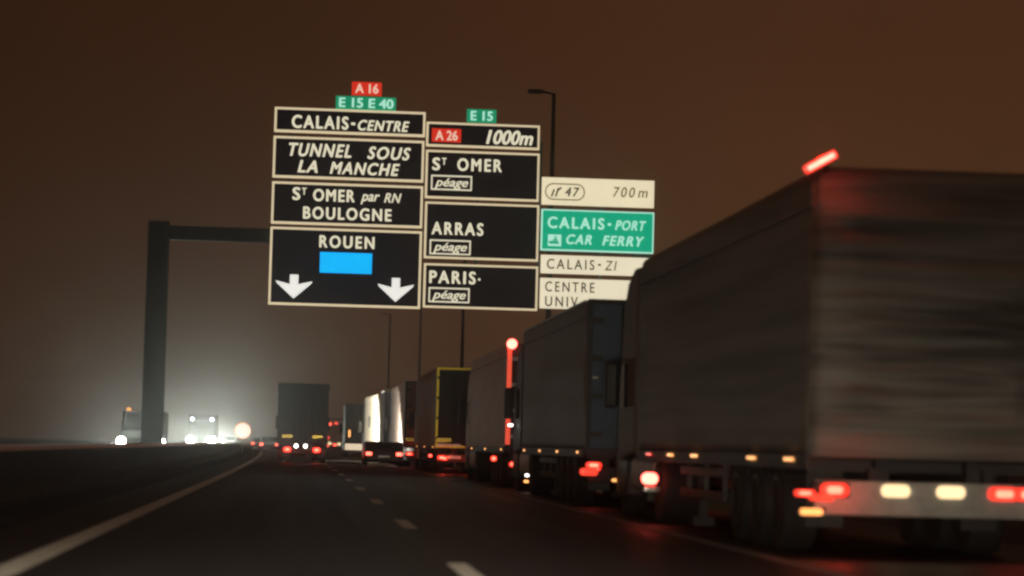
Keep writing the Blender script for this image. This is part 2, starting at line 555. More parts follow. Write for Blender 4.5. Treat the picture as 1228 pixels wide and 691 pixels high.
for dx, h0, sh in ((0, .27, .09), (.15, .33, .10)):
    v = [bm.verts.new((e0.x + x, -.098, e0.z + z)) for x, z in ((dx, 0), (dx + .07, 0), (dx + .07 + sh, h0), (dx + sh, h0))]
    bm.faces.new(v)
v = [bm.verts.new((e0.x + x, -.098, e0.z + z)) for x, z in ((.22, .24), (.27, .20), (.42, .32), (.38, .37))]
bm.faces.new(v)
link('exit_symbol', bm, S_DARKTEXT2, t)
lettering(t, o_, '700', 748, 231, 27, 12.5, S_DARKTEXT, .2, 1.3, .015)
lettering(t, o_, 'm', 770.5, 233.4, 12, 8.5, S_DARKTEXT, .2, 1.1, .015)
t, o_ = sign('green sign reading CALAIS-PORT and CAR FERRY', (649.3, 250.8), (783, 304.6), S_GREEN, S_MINT, 1.6)
lettering(t, o_, 'CALAIS', 690.5, 268, 69, 14, S_MINT, 0, 1.3, .03)
lettering(t, o_, '-', 730.5, 269.5, 4, 3, S_MINT)
lettering(t, o_, 'PORT', 756, 271, 38, 12, S_MINT, .25, 1.15, .03)
a, b = at(657, 281.4, GY), at(672.5, 295.6, GY)
B('ferry_symbol', S_MINT, t, a.x - o_.x, b.x - o_.x, -.103, -.088, b.z - o_.z, a.z - o_.z)
bm = bmesh.new()
for pts in (((.06, .08), (.42, .08), (.38, .18), (.02, .18)), ((.14, .19), (.36, .19), (.36, .25), (.2, .25)), ((.24, .26), (.31, .26), (.31, .36), (.24, .36))):
    bm.faces.new([bm.verts.new((a.x - o_.x + x, -.1055, b.z - o_.z + z)) for x, z in pts])
link('ferry_outline', bm, S_GREEN, t)
lettering(t, o_, 'CAR', 694, 287.6, 31, 12, S_MINT, .25, 1.2, .03)
lettering(t, o_, 'FERRY', 747, 289.6, 51, 12, S_MINT, .25, 1.2, .03)
t, o_ = sign('white sign reading CALAIS-ZI under the green sign', (648.6, 305.5), (782.6, 332), S_IVORY, None)
lettering(t, o_, 'CALAIS', 684, 317.4, 58, 12.5, S_DARKTEXT2, 0, 1.35, .02)
lettering(t, o_, '-', 718.5, 318, 4, 2.4, S_DARKTEXT2)
lettering(t, o_, 'ZI', 732, 319, 15, 12, S_DARKTEXT, .2, 1.3, .02)
t, o_ = sign('white sign reading CENTRE UNIV, partly hidden by truck roofs', (647.8, 333.2), (782, 374), S_IVORY, None)
lettering(t, o_, 'CENTRE', 683, 344.6, 60, 12.5, S_DARKTEXT2, 0, 1.35, .02)
lettering(t, o_, 'UNIV', 673, 362, 40, 12.5, S_DARKTEXT2, 0, 1.35, .02)
# route number plates standing on top of the stacks
t, o_ = sign('small red A16 plate above the green E15 E40 plate', (422, 98.2), (457.6, 115.6), S_RED, None, name='route_number_sign')
lettering(t, o_, 'A 16', 440, 106.8, 28, 11.5, S_TAGTEXT, 0, 1.0, .03)
t, o_ = sign('wide green route plate reading E15 E40', (402.8, 115), (474.6, 133.4), S_GREENTAG, None, name='route_number_sign')
lettering(t, o_, 'E 15', 421, 123.6, 29, 11.5, S_MINT, 0, 1.0, .03)
lettering(t, o_, 'E 40', 457, 125, 30, 11.5, S_MINT, 0, 1.0, .03)
t, o_ = sign('small green route plate reading E15 above the 1000m sign', (560, 130.8), (595, 148), S_GREENTAG, None, name='route_number_sign')
lettering(t, o_, 'E 15', 577.6, 139.6, 27, 11.5, S_MINT, 0, 1.0, .03)

# ------------------------------------------------------------------ lamp posts along the exit lane
def lamp_post(x, y, h, label):
    t = thing('street_lamp', label, 'street lamp', (x, y, -.06), 'unlit street lamps along the exit lane')
    bm = bmesh.new(); tube(bm, [(0, 0, 0), (0, 0, h * .5), (0, 0, h)], .13, 12, .075); link('lamp_pole', bm, M_POST, t, True)
    bm = bmesh.new(); tube(bm, [(0, 0, h - .05), (-.25, 0, h + .03), (-.7, 0, h + .05)], .045); link('lamp_arm', bm, M_POST, t, True)
    bm = bmesh.new(); box(bm, -1.0, -.42, -.15, .15, h - .03, h + .13, bev=.05); link('lamp_head', bm, M_POST, t)
    B('lamp_base', M_POST, t, -.2, .2, -.2, .2, .001, .5, bev=.03)
for (x, y), lab in zip(((9.18, 97), (9.22, 150), (9.15, 203), (8.9, 268)),
                       ('tall unlit street lamp rising above the cream 700m sign', 'thin unlit lamp post beside the yellow-edged truck',
                        'thin unlit lamp post behind the brown side of the yellow-edged truck', 'farthest thin unlit lamp post above the pale trucks')):
    lamp_post(x, y, 14.55, lab)

# ------------------------------------------------------------------ trucks
def canvas(name, srgb_lin, var=.12):
    return mat(name, srgb_lin, .62, var=var, scale=1.1, stretch=(1, .35, 2.2), bump=.05)

def body_mesh(Wd, y0, y1, z0, z1, r, ny, amp, seed, nz=18):
    """a tarpaulin body: rounded upper edges, cloth pulled into folds along its length"""
    bm = bmesh.new()
    sec = []
    for k in range(nz + 1):
        sec.append((-Wd / 2, z0 + (z1 - r - z0) * k / nz))
    for k in range(1, 7):
        a = math.pi - math.pi / 2 * k / 6
        sec.append((-Wd / 2 + r + r * math.cos(a), z1 - r + r * math.sin(a)))
    sec += [(-x, z) for x, z in reversed(sec)]
    rows = []
    for j in range(ny + 1):
        y = y0 + (y1 - y0) * j / ny
        row = []
        for i, (x, z) in enumerate(sec):
            p = Vector((x, y, z))
            if amp and 0 < j < ny:
                f = noise.noise(Vector((seed + y * .22, z * 2.6, x))) + .5 * noise.noise(Vector((seed + 9 + y * .6, z * 6, x)))
                edge = min(1, (z - z0) / .25, 1)
                p.x += amp * f * edge * (1 if x < 0 else -1)
            row.append(bm.verts.new(p))
        rows.append(row)
    for j in range(ny):
        for i in range(len(sec) - 1):
            bm.faces.new((rows[j][i], rows[j][i + 1], rows[j + 1][i + 1], rows[j + 1][i]))
        bm.faces.new((rows[j][-1], rows[j][0], rows[j + 1][0], rows[j + 1][-1]))
    bm.faces.new(rows[0])
    bm.faces.new(rows[-1])
    return bm

def rear_cloth(Wd, z0, z1, r, amp, seed, nx=72, nz=70):
    bm = bmesh.new()
    g = []
    for j in range(nz + 1):
        z = z0 + (z1 - z0) * j / nz
        row = []
        for i in range(nx + 1):
            half = Wd / 2 - .004
            if z > z1 - r:
                half = Wd / 2 - r + math.sqrt(max(0, r * r - (z - z1 + r) ** 2)) - .004
            x = -half + 2 * half * i / nx
            f = noise.noise(Vector((x * .55 + seed, z * 5.2, 0))) + .6 * noise.noise(Vector((x * 1.3, z * 9 + seed, 3)))
            u = min(1, 6 * i / nx, 6 * (nx - i) / nx) * min(1, 8 * j / nz, 5 * (nz - j) / nz)
            d_ = min(half + .004 - abs(x), (z1 - z) if z > z1 - .3 else 9)
            rr = .13
            yy = rr - math.sqrt(max(0, rr * rr - max(0, rr - max(0, d_)) ** 2))
            row.append(bm.verts.new((x, -.012 + yy + amp * f * u - amp * .8 * u, z)))
        g.append(row)
    for j in range(nz):
        for i in range(nx):
            bm.faces.new((g[j][i], g[j][i + 1], g[j + 1][i + 1], g[j + 1][i]))
    return bm

def wheel(parent, x, y, r, w, side):
    bm = bmesh.new()
    s = side
    lathe(bm, [(x - s * w, r * .62), (x - s * w, r * .95), (x - s * (w - .05), r), (x - s * .05, r), (x, r * .95), (x + s * .01, r * .64)], (0, y, r), 'X', 32)
    ty = link('wheel', bm, M_RUBBER, parent, False)
    bm = bmesh.new()
    lathe(bm, [(x - s * .02, r * .635), (x + s * .014, r * .63), (x + s * .02, r * .56), (x - s * .09, r * .50), (x - s * .10, r * .30), (x - s * .02, r * .24), (x - s * .01, r * .08)], (0, y, r), 'X', 24)
    link('rim', bm, M_RIM, ty)

def round_lamp(name, m, parent, x, y, z, r, dy=.03):
    bm = bmesh.new()
    lathe(bm, [(y, r), (y - dy * .6, r), (y - dy, r * .7)], (x, 0, z), 'Y', 16)
    ob = link(name, bm, m, parent)
    return ob

def capsule(bm, x, z, w, h, y0, y1):
    """a lamp lens with rounded ends, its face slightly domed"""
    r = min(w, h) * .46
    def ring(k, y):
        pts = []
        for cx, cz, a0 in ((w / 2 - r, h / 2 - r, 0), (-w / 2 + r, h / 2 - r, 90), (-w / 2 + r, -h / 2 + r, 180), (w / 2 - r, -h / 2 + r, 270)):
            for q in range(5):
                a = R_(a0 + 22.5 * q)
                pts.append(bm.verts.new((x + k * (cx + r * math.cos(a)), y, z + k * (cz + r * math.sin(a)))))
        return pts
    rings = [ring(1, y1), ring(1, y0 + (y1 - y0) * .4), ring(.85, y0 + (y1 - y0) * .12), ring(.5, y0)]
    for a, b in zip(rings, rings[1:]):
        for k in range(len(a)):
            bm.faces.new((a[k], a[(k + 1) % len(a)], b[(k + 1) % len(a)], b[k]))
    bm.faces.new(rings[0]); bm.faces.new(rings[-1])

def box_lamp(name, m, parent, x, z, w, h, y=-.03, d=.035):
    bm = bmesh.new()
    plate = 'plate' in name or name == 'tailboard'
    if plate:
        box(bm, x - w / 2, x + w / 2, y - d, y, z - h / 2, z + h / 2, bev=min(w, h, d) * .3)
        return link(name, bm, m, parent)
    hot = m is M_RED
    capsule(bm, x, z, w, h, y - d, y)
    ob = link(name, bm, M_REDLENS if hot else m, parent)
    if hot:                                     # the bright bulb zone inside the lens
        bm = bmesh.new()
        capsule(bm, x, z, w * .55, h * .55, y - d - .012, y - d + .01)
        link('lamp_bulb', bm, M_RED, ob)
    return ob

def truck(label, loc, side, rear, H=4.0, L=13.6, z0=1.03, r=.06, amp=0.0, seed=0.0, cloth_rear=False, contour=None, cab=M_CHASSIS,
          tail=.22, tail_z=.66, plates=None, bumper=M_CHASSIS, wheels=True, cab_on=True, markers=5, deflect=3.95, rz=0.0, tail_x=None, plate_x=None, rods=M_GALV, rail=None, guards=True):
    t = thing('articulated_truck', label, 'truck', loc, 'trucks on the motorway', rz)
    Wd = 2.55
    bm = body_mesh(Wd, .118 if cloth_rear else 0, L, z0, H, r, 60 if amp else 6, amp, seed)
    link('trailer_side', bm, side, t, amp > 0)
    if cloth_rear:
        ob = link('rear_curtain', rear_cloth(Wd, z0 + .02, H, r, .12, seed), rear, t, True)
    else:
        bm = bmesh.new(); frame(bm, -Wd / 2 + .002, Wd / 2 - .002, z0 - .06, H - .004, .09, -.05, -.004)
        link('rear_frame', bm, contour or M_ALU, t)
        for s in (-1, 1):
            x0, x1 = sorted((s * .012, s * (Wd / 2 - .095)))
            d = B('rear_door', rear, t, x0, x1, -.038, -.006, z0 + .04, H - .1, bev=.008)
            for q in (.30, .62):
                bm = bmesh.new()
                tube(bm, [(s * q, -.062, z0 + .06), (s * q, -.062, H - .12)], .017, 8)
                link('lock_rod', bm, rods, d)
            for k in range(4):
                zz = z0 + .3 + k * (H - z0 - .7) / 3
                B('hinge', rods, d, *sorted((s * (Wd / 2 - .30), s * (Wd / 2 - .02))), -.066, -.052, zz - .05, zz + .05)
    # pelmet under the roof edge and rail under the curtain
    for s in (-1, 1):
        B('floor_rail', rail or DULL, t, *sorted((s * (Wd / 2 - .01), s * (Wd / 2 + .022))), .02, L - .02, z0 - .13, z0 + .03, bev=.008)
        B('roof_pelmet', side, t, *sorted((s * (Wd / 2 - .02), s * (Wd / 2 + .03))), .01, L - .01, H - r - .30, H - r - .04, bev=.012)
    bm = bmesh.new()
    for s in (-1, 1):
        box(bm, s * .48 - .07, s * .48 + .07, .12, L - 1, .72, z0 - .012)
    for k in range(7):
        y = .4 + k * (L - 1.6) / 6
        box(bm, -1.2, 1.2, y - .05, y + .05, z0 - .14, z0 - .02)
    link('chassis', bm, M_CHASSIS, t)
    # rear bumper with lamps
    B('underrun_bar', bumper, t, -1.22, 1.22, -.06, .06, .44, .80 if bumper is not M_CHASSIS else .74, bev=.02)
    for s in (-1, 1):
        B('bumper_bracket', M_CHASSIS, t, s * .6 - .05, s * .6 + .05, -.02, .12, .70, z0 - .1)
        box_lamp('tail_light', M_RED, t, s * (tail_x or (1.22 - tail / 2 - .05)), tail_z, tail, .26 if tail_x else .14, y=-.062)
    if plates:
        m, zz, ww, hh = plates
        for s in (-1, 1):
            box_lamp('rear_marking_plate', m, t, s * (plate_x or (1.22 - ww / 2)), zz, ww, hh, y=-.067, d=.012)
    # wheels, mudguards, legs
    if wheels:
        for y in (2.0, 3.32, 4.64):
            for s in (-1, 1):
                wheel(t, s * 1.23, y, .5, .38, s)
        for s in (-1, 1):
            bm = bmesh.new()
            for y in (2.0, 3.32, 4.64):
                prev = None
                for k in range(9):
                    a = math.pi * (.12 + .76 * k / 8)
                    cur = [bm.verts.new((xx, y + .6 * math.cos(a), .5 + .57 * math.sin(a))) for xx in (s * .85, s * 1.25)]
                    if prev: bm.faces.new((prev[0], prev[1], cur[1], cur[0]))
                    prev = cur
            ob = link('mudguard', bm, M_BLACK, t)
            ob.modifiers.new('thickness', 'SOLIDIFY').thickness = .012
            bm = bmesh.new()
            box(bm, s * .85 - .2, s * .85 + .2, 1.25, 1.27, .28, .92)
            link('mud_flap', bm, M_BLACK, t)
            if not guards: continue
            bm = bmesh.new()
            box(bm, *sorted((s * 1.20, s * 1.24)), 5.6, L - 4.3, .44, .56, bev=.01)
            box(bm, *sorted((s * 1.20, s * 1.24)), 5.6, L - 4.3, .74, .86, bev=.01)
            for y in (5.9, 7.4, 8.9):
                box(bm, *sorted((s * 1.14, s * 1.20)), y - .03, y + .03, .44, z0 - .03)
            link('side_guard', bm, DULL, t)
        for s in (-1, 1):
            bm = bmesh.new()
            box(bm, s * .7 - .06, s * .7 + .06, L - 3.0, L - 2.86, .12, z0 - .02)
            box(bm, s * .7 - .15, s * .7 + .15, L - 3.08, L - 2.78, .0, .125)
            link('landing_leg', bm, M_CHASSIS, t)
    for k in range(markers):
        y = .9 + k * (L - 2) / max(1, markers - 1)
        bm = bmesh.new()
        box(bm, -Wd / 2 - .052, -Wd / 2 - .024, y - .07, y + .07, z0 - .06, z0 - .015, bev=.008)
        link('side_marker', bm, M_AMBER, t)
    if cab_on:
        f = L + .75
        bm = bmesh.new()
        prism_x(bm, [(f, 1.0), (f, deflect), (f + .5, deflect + .01), (f + 1.2, deflect - .16), (f + 1.7, deflect - .55), (f + 1.98, 2.35),
                     (f + 2.2, 1.55), (f + 2.26, .42), (f + 2.1, .30), (f + 1.75, .30), (f + 1.7, .9)], -1.24, 1.24, .07)
        cb = link('cab', bm, cab, t)
        bm = bmesh.new()
        prism_x(bm, [(f + 1.87, 2.75), (f + 1.99, 2.36), (f + 2.17, 1.68), (f + 2.19, 1.68), (f + 2.01, 2.38), (f + 1.89, 2.77)], -1.08, 1.08)
        link('windscreen', bm, M_GLASS, cb)
        for s in (-1, 1):
            B('side_window', M_GLASS, cb, *sorted((s * 1.238, s * 1.246)), f + .95, f + 1.75, 1.75, 2.45)
            bm = bmesh.new()
            box(bm, *sorted((s * 1.30, s * 1.52)), f + 1.75, f + 1.9, 1.75, 2.5, bev=.04)
            tube(bm, [(s * 1.22, f + 1.85, 2.55), (s * 1.4, f + 1.83, 2.5)], .02)
            link('mirror', bm, M_BLACK, cb)
            B('cab_step', M_BLACK, cb, *sorted((s * 1.0, s * 1.246)), f + .72, f + 1.7, .32, .9, bev=.03)
        for s in (-1, 1):
            B('tractor_chassis', M_CHASSIS, t, s * .40 - .05, s * .40 + .05, L - 4.0, f + 1.7, .55, .715)
            if wheels:
                wheel(t, s * 1.22, f + 1.25, .5, .32, s)
                wheel(t, s * 1.22, L - 2.0, .5, .6, s)
            bm = bmesh.new()
            box(bm, *sorted((s * .75, s * 1.22)), L - 1.2, f + .5, .42, .95, bev=.10, seg=3)
            link('fuel_tank', bm, M_ALU, t)
    return t

def lamp_at(parent, m, px, py, w, h, Y, name, d=.04):
    """a small lamp on a truck, placed at depth Y in the truck's own space"""
    p = at(px, py, Y) - parent.location
    return box_lamp(name, m, parent, p.x, p.z, w, h, y=p.y, d=d)

def glow(name, parent, p, power, colour=(1, .06, .03)):
    d = bpy.data.lights.new(name, 'POINT')
    d.energy = power
    d.color = colour
    d.shadow_soft_size = .05
    ob = bpy.data.objects.new(name, d)
    C.objects.link(ob)
    ob.parent = parent
    ob.location = p

GREY1 = mat('streaked_grey_tarpaulin', (.145, .138, .122), .62, var=.35, scale=1.0, stretch=(.1, .10, 2.4), detail=2.5, lo=.36, hi=.60)
GREYR = mat('streaked_rear_tarpaulin', (.155, .150, .136), .6, var=.52, scale=1.0, stretch=(.22, .2, 3.0), detail=2.5, lo=.38, hi=.60)
GREY2 = canvas('dull_grey_tarpaulin', (.15, .132, .108))
TAN = canvas('tan_tarpaulin', (.50, .29, .16))
BROWN = canvas('brown_tarpaulin', (.25, .13, .065))
WHITE = canvas('white_tarpaulin', (.60, .57, .50))
PINKW = canvas('pale_tarpaulin', (.74, .66, .58))
DARKT = canvas('dark_tarpaulin', (.022, .021, .022))
DULL = mat('dull_rail_paint', (.05, .05, .048), .6)
DOORD = mat('dark_door_paint', (.018, .019, .022), .45, var=.2)
DOORB = mat('blue_door_paint', (.055, .125, .21), .45, var=.2)
DOORG = mat('slate_door_paint', (.06, .06, .065), .5, var=.2)
HW = 1.275

# 1. nearest truck, cut by the right edge
t1 = truck('huge streaked grey truck nearest us with a red marker light drawn out as a bar on its roof corner', (5.24 + HW, 26.4, 0), GREY1, GREYR, 4.06, 13.6, 1.03, .14, .018, 3.1,
           cloth_rear=True, bumper=M_BUMPER, tail=.30, tail_z=.70, markers=0, deflect=3.97, cab=GREY2)
box_lamp('tail_light', M_RED, t1, .76, .70, .34, .14, y=-.062)
for x in (-.38, .20):
    box_lamp('reversing_light', M_CREAM, t1, x, .705, .30, .13, y=-.062)
box_lamp('number_plate', M_WPLATE, t1, -.09, .70, .2, .11, y=-.062, d=.012)
for x, z, m, w in ((-1.33, .66, M_RED, .22), (-1.16, .62, M_REDDIM, .26), (-1.26, .47, M_AMBER, .24)):
    box_lamp('corner_marker', m, t1, x, z, w, .07, y=-.07)
for za, zb in ((.66, .70), (.47, .5)):
    bm = bmesh.new(); tube(bm, [(-1.40, -.075, za), (-1.1, -.05, zb)], .02); link('marker_stalk', bm, M_BLACK, t1)
pa, pb = (at(965.5, 204.5, 26.25) - t1.location), (at(1002, 184.5, 26.25) - t1.location)
B('lamp_housing', M_BLACK, t1, -1.24, -.86, -.075, -.055, .62, .78, bev=.02)
B('lamp_housing', M_BLACK, t1, .86, 1.24, -.075, -.055, .62, .78, bev=.02)
bm = bmesh.new(); tube(bm, [pa, (pa + pb) / 2, pb], .046, 14); mb = link('marker_trail_bar', bm, M_REDLENS, t1, True)  # marker lamp drawn out into a bar, shaped as its light trail
qa, qb = pa + (pb - pa) * .07 + Vector((0, -.03, 0)), pb + (pa - pb) * .07 + Vector((0, -.03, 0))
bm = bmesh.new(); tube(bm, [qa, (qa + qb) / 2, qb], .026, 12); link('lamp_bulb', bm, M_REDHOT, mb, True)
for q in (.25, .75):
    bm = bmesh.new()
    p = pa + (pb - pa) * q
    tube(bm, [p + Vector((0, .03, -.02)), (p.x + .02, .10, 3.93)], .016, 8)
    link('marker_bracket', bm, M_BLACK, t1)
glow('marker_glow', t1, (pa + pb) / 2 + Vector((0, -.08, .05)), 9)
for px in (780, 806, 835, 905, 951):
    y = 5.21 * FPX / (px - 360)
    bm = bmesh.new(); box(bm, -HW - .055, -HW - .024, y - 26.4 - .22, y - 26.4 + .22, .985, 1.02, bev=.008)
    link('side_marker', bm, M_REDDIM if px == 780 else M_AMBER, t1)
lamp_at(t1, M_REDHOT, 779, 574, .24, .17, 37.4, 'tractor_tail_light')
lamp_at(t1, M_WPLATE, 781, 587, .25, .08, 37.4, 'tractor_reflector')
lamp_at(t1, M_AMBER, 737, 576, .10, .05, 43.0, 'cab_marker')

# 2. truck ahead of it with a blue rear door
t2 = truck('grey truck with a dark blue rear door between two grey trucks', (5.24 + HW, 47.6, 0), GREY2, DOORB, 3.84, 13.6, 1.03, .05, .02, 8.4,
           contour=DOORD, rods=DOORD, deflect=3.55, markers=4, tail=.2, tail_z=.72)
bm = bmesh.new(); box(bm, -HW - .035, -HW + .02, .3, 13.4, 3.785, 3.83, bev=.008); link('roof_rail', bm, M_ALU, t2)
lamp_at(t2, M_WHITE, 632, 570, .09, .07, 61.0, 'work_light')
lamp_at(t2, M_AMBER, 631, 577.5, .12, .07, 61.0, 'cab_marker')
lamp_at(t2, M_AMBER, 640, 577, .14, .06, 60.0, 'cab_marker')
lamp_at(t2, M_WPLATE, 714, 453, .12, .05, 47.5, 'door_reflector')
lamp_at(t2, M_RED, 712, 558, .3, .12, 47.4, 'corner_tail_light')
lamp_at(t2, M_REDDIM, 706, 566, .34, .14, 47.4, 'corner_tail_light')
lamp_at(t2, M_WHITE, 612, 510, .12, .06, 63.2, 'cab_lamp')

# 3. truck whose rear edge glows red
t3 = truck('dim grey truck with a glowing red strip and lamp on its rear edge', (5.24 + HW, 66.2, 0), TAN, DOORG, 3.72, 13.6, 1.03, .05, 0, 1.0, guards=False, cab=TAN, deflect=3.5,
           contour=DOORD, markers=3, tail=.2, tail_z=.62)
for z0_, z1_ in ((1.12, 2.42), (2.58, 3.62)):
    B('red_light_strip', M_REDSTRIP, t3, -HW - .01, -HW + .11, -.09, -.052, z0_, z1_, bev=.01)
lamp_at(t3, M_RED, 592, 550, .17, .15, 66.1, 'corner_marker')
bm = bmesh.new(); tube(bm, [(-1.6, -.05, .72), (-1.1, -.0, .70)], .02); link('marker_stalk', bm, M_BLACK, t3)
round_lamp('roof_marker', M_REDHOT, t3, -HW + .10, -.06, 3.70, .13, .1)

# 4. truck with yellow contour tape
t4 = truck('brown sided truck with yellow tape round its dark rear doors', (5.06 + HW, 97.4, 0), BROWN, DOORD, 4.0, 15.5, 1.03, .05, 0, 2.0,
           contour=M_YTAPE, rods=DOORD, markers=3, tail=.3, tail_z=.60, plates=(M_YPLATE, 1.26, .55, .16))
B('lower_contour', M_WPLATE, t4, -1.2, -.3, -.072, -.04, 1.03, 1.12)
box_lamp('number_plate', M_WPLATE, t4, -.55, .62, .52, .12, y=-.064, d=.012)
box_lamp('inner_tail_light', M_RED, t4, -.9, .57, .22, .12, y=-.064)
box_lamp('inner_tail_light', M_RED, t4, .02, .58, .28, .18, y=-.064)
box_lamp('inner_tail_light', M_REDDIM, t4, .30, .66, .24, .26, y=-.064)
box_lamp('inner_tail_light', M_RED, t4, -1.45, .66, .16, .13, y=-.064)

for gx, gp in ((-.95, 14), (.1, 10)):
    glow('tail_glow', t4, (gx, -.35, .58), gp)
# 5. pale truck
t5 = truck('pale truck with lit side and dark rear beyond the yellow-edged truck', (4.88 + HW, 122.5, 0), PINKW, BROWN, 4.05, 15.0, 1.03, .05, 0, 4.0, rz=R_(.5), rods=DOORD,
           contour=DOORD, markers=2, tail=.34, tail_z=.62, plates=(M_YPLATE, 1.30, .42, .16))
box_lamp('inner_tail_light', M_RED, t5, -.55, .66, .18, .12, y=-.064)
box_lamp('inner_tail_light', M_RED, t5, -.18, .58, .26, .14, y=-.064)
box_lamp('inner_tail_light', M_RED, t5, .30, .60, .24, .14, y=-.064)
box_lamp('inner_tail_light', M_RED, t5, .75, .58, .26, .15, y=-.064)

# 6. white truck
t6 = truck('white sided truck with a small dark mark on its side', (4.70 + HW, 147.5, 0), WHITE, DOORD, 4.0, 18.0, 1.05, .05, 0, 5.0, rz=R_(2.0), rods=DOORD,
           contour=DOORD, markers=0, tail=.34, tail_z=.55)
B('refrigeration_unit', M_WPLATE, t6, -1.2, 1.2, 1.0, 4.5, 4.003, 4.22, bev=.08)
B('side_mark', DOORD, t6, -HW - .012, -HW - .002, 12.2, 14.2, 2.05, 2.75)
# 7. dark truck with a white tailboard
t7 = truck('small dark truck with a lit white tailboard beside the white truck', (3.25 + HW, 190, 0), DARKT, DOORD, 3.95, 9.5, 1.15, .05, 0, 6.0, rods=DOORD,
           contour=DOORD, markers=0)
box_lamp('tailboard', lamp('tailboard_painted_glow', (1.0, .80, .55), .85), t7, -.15, .78, 2.2, .46, y=-.07, d=.05)  # emission stands in for light falling on the white board
box_lamp('corner_lamp', M_AMBER, t7, -.95, 1.75, .14, .55, y=-.07)
# 8. far truck with a reddish rear
t8 = truck('far truck with reddish lit rear half hidden behind a dark truck', (3.0 + HW, 300, 0), PINKW, PINKW, 3.7, 10, 1.03, .05, 0, 7.0, contour=PINKW, markers=0, wheels=False)
for x, z, m in ((-.9, 3.2, M_RED), (-.2, 3.3, M_REDDIM), (-.9, .95, M_CREAM), (.2, .9, M_CREAM), (-.3, .8, M_RED), (-1.1, 1.6, M_REDDIM)):
    box_lamp('rear_lamp', m, t8, x, z, .42, .3, y=-.07)
# 9. the truck in our own lane
t9 = truck('dark box truck driving alone, seen square from behind with two red lights', (.10, 131, 0), DARKT, DOORD, 4.0, 13.6, 1.05, .05, 0, 9.0, contour=DOORD, markers=0,
           tail=.40, tail_z=.66, plates=(M_YPLATE, 1.32, .52, .16), tail_x=.74, plate_x=.76, rods=DOORD)
for x in (-.3, .17):
    round_lamp('reversing_light', M_WHITE, t9, x, -.06, .84, .10, .04)

# ------------------------------------------------------------------ oncoming vehicles and cars
def car(label, loc, paint, facing=1, van=False, head=False):
    """facing 1: drives away from us, -1: comes towards us"""
    t = thing('van' if van else 'car', label, 'van' if van else 'car', loc, None, 0 if facing > 0 else math.pi)
    Wd, L = (1.95, 5.0) if van else (1.78, 4.3)
    bm = bmesh.new()
    if van:
        prism_x(bm, [(0, .3), (0, 2.2), (.15, 2.3), (3.3, 2.3), (4.2, 1.35), (5.0, 1.05), (5.0, .35), (4.8, .3)], -Wd / 2, Wd / 2, .08)
    else:
        prism_x(bm, [(0, .35), (-.02, .85), (.15, .95), (.75, 1.38), (1.1, 1.45), (2.1, 1.44), (2.95, .98), (4.1, .80), (4.3, .55), (4.28, .3), (.1, .28)], -Wd / 2, Wd / 2, .10)
    b = link('body', bm, paint, t)
    for y in ((.9, 4.0) if van else (.8, 3.4)):
        for s in (-1, 1):
            wheel(t, s * (Wd / 2 + .005), y, .32, .2, s)
    if van:
        B('windscreen', M_GLASS, b, -.8, .8, 3.62, 3.66, 1.45, 1.95)
        bm = bmesh.new(); prism_x(bm, [(3.42, 2.18), (4.14, 1.42), (4.18, 1.45), (3.46, 2.22)], -.82, .82); link('windscreen', bm, M_GLASS, b)
    else:
        bm = bmesh.new(); prism_x(bm, [(.26, 1.03), (.74, 1.36), (.72, 1.40), (.23, 1.06)], -.66, .66); link('rear_window', bm, M_GLASS, b)
        bm = bmesh.new(); prism_x(bm, [(2.2, 1.40), (2.9, 1.02), (2.93, 1.06), (2.22, 1.44)], -.68, .68); link('windscreen', bm, M_GLASS, b)
    for s in (-1, 1):
        B('tail_light', M_RED if not head else M_REDDIM, t, s * (Wd / 2 - .2) - .13, s * (Wd / 2 - .2) + .13, -.05, .02, .66, .84, bev=.01)
        bm = bmesh.new()
        lathe(bm, [(L - .12, .2), (L + .02, .2), (L + .06, .13)] if head else [(L - .12, .15), (L + .02, .15), (L + .05, .10)], (s * .9 if van else s * (Wd / 2 - .28), 0, .86 if van else .64), 'Y', 18)
        link('headlight', bm, M_HEAD if head else M_GLASS, t)
    return t

SILV = mat('silver_car_paint', (.35, .35, .36), .3, metal=.5)
DBLUE = mat('dark_car_paint', (.03, .03, .04), .3)
HP = 1250
van = car('oncoming van with dazzling headlights beside the gantry post', (-7.30, 125, 0), mat('dark_van_paint', (.05, .045, .04), .4), -1, True, True)
round_lamp('roof_marker', M_AMBER, van, .72, 3.05, 2.34, .11, .08).rotation_euler = (0, 0, 0)
c1 = car('far oncoming car with headlights between the dazzling truck and the round sign', (-8.2, 304, 0), SILV, -1, False, True)
c2 = car('dark car with red tail lights driving just beyond the lone box truck', (-2.75, 232, 0), DBLUE, 1)
c3 = car('tiny silver car with red tail lights near the round sign', (-4.6, 292, 0), SILV, 1)

c4 = car('added dark car in the middle lane with red tail lights beside the pale trucks', (3.82, 118, 0), DBLUE, 1)  # added car, kept to carry the beams below
c4.scale = (1, 1, .80)
for x, p in ((3.2, 11000), (4.4, 1800)):
    spot('headlight_beam', (x, 122.45, .64), (.36, 1, .16), p, 40, .9, (1, .86, .72), radius=.1)  # beams added to brighten the pale truck's side
B('number_plate', M_WPLATE, c4, -.26, .26, -.06, -.045, .55, .66)
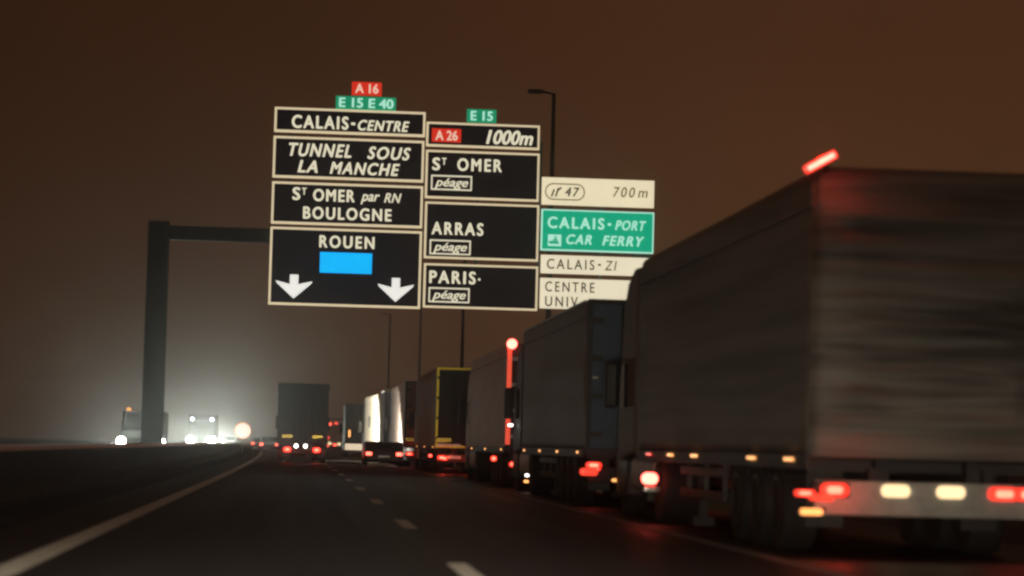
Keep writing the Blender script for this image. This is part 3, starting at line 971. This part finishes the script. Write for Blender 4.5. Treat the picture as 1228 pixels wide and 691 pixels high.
# oncoming truck with two white markers over its cab
ot = thing('rigid_truck', 'oncoming truck with two bluish roof markers and dazzling headlights', 'truck', (-8.9, 235, 0), None, math.pi)
bm = bmesh.new(); box(bm, -1.25, 1.25, -9, -2.1, 1.0, 3.3, bev=.05); link('cargo_box', bm, GREY2, ot)
bm = bmesh.new(); prism_x(bm, [(-2.0, .5), (-2.0, 2.75), (-.6, 2.75), (-.15, 2.3), (0, 1.5), (0, .4), (-.2, .32)], -1.2, 1.2, .07); cbn = link('cab', bm, DOORD, ot)
bm = bmesh.new(); prism_x(bm, [(-.20, 2.28), (-.06, 1.60), (-.02, 1.60), (-.16, 2.30)], -1.05, 1.05); link('windscreen', bm, M_GLASS, cbn)
B('bumper', M_BUMPER, ot, -1.22, 1.22, .004, .12, .4, .78, bev=.03)
B('chassis', M_CHASSIS, ot, -.45, .45, -8.8, -.3, .55, .95)
for y in (-1.1, -6.8):
    for s in (-1, 1):
        wheel(ot, s * 1.2, y, .48, .32, s)
for s in (-1, 1):
    bm = bmesh.new(); lathe(bm, [(.06, .34), (.14, .34), (.20, .22)], (s * .95, 0, .96), 'Y', 18); link('headlight', bm, M_HEAD, ot)
    bm = bmesh.new(); lathe(bm, [(-.62, .14), (-.52, .14), (-.48, .09)], (s * .88, 0, 2.86), 'Y', 14); link('roof_marker', M_BLUEW and bm, M_BLUEW, ot)

# beams of the oncoming headlights
HC = (.93, 1.0, .88)
for x, y, z, p in ((-8.2, 119.9, .86, HP * .55), (-6.4, 119.9, .86, HP * .25), (-9.85, 234.7, .96, HP * 2), (-7.95, 234.7, .96, HP * 2.2), (-7.6, 299.6, .64, HP * 2), (-8.8, 299.6, .64, HP * 2)):
    spot('headlight_beam', (x, y, z), (.03, -1, .0), p, 70, 1.0, HC, radius=.12)
# headlights of the box truck in the left lane light the white truck ahead on its right
for x in (-.8, 1.0):
    spot('headlight_beam', (x, 148, .8), (.55, 1, .12), 16000, 52, .7, (1, .88, .66), radius=.12)

for gx in (-.74, .74):
    glow('tail_glow', t9, (gx, -.4, .62), 10)
glow('tail_glow', t5, (-.5, -.35, .6), 14)
glow('tail_glow', t1, (-1.0, -.35, .66), 4)
# round traffic sign in the reservation, headlight light on it put in as emission
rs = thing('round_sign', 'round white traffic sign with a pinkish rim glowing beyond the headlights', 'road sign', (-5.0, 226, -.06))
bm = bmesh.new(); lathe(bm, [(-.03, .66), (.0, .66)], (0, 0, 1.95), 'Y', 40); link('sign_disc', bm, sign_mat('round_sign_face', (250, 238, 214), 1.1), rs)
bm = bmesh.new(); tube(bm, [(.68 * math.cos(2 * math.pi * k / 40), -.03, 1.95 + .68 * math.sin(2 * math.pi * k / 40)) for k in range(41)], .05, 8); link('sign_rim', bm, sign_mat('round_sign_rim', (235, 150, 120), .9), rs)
bm = bmesh.new(); tube(bm, [(0, .06, 0), (0, .06, 2.3)], .05); link('sign_post', bm, M_GALV, rs)

# ------------------------------------------------------------------ haze: the damp night air
bm = bmesh.new()
box(bm, -720, 720, -80, 1020, -1.06, 20)
hz = tag(link('haze', bm, M_GLASS), kind='stuff')
hm = bpy.data.materials.new('haze_air')
hm.use_nodes = True
hm.node_tree.nodes.clear()
ho = hm.node_tree.nodes.new('ShaderNodeOutputMaterial')
pv = hm.node_tree.nodes.new('ShaderNodeVolumePrincipled')
pv.inputs['Color'].default_value = (.92, .94, .92, 1)
pv.inputs['Density'].default_value = .0008
pv.inputs['Anisotropy'].default_value = .952
hm.node_tree.links.new(pv.outputs[0], ho.inputs['Volume'])
hz.data.materials.clear()
hz.data.materials.append(hm)
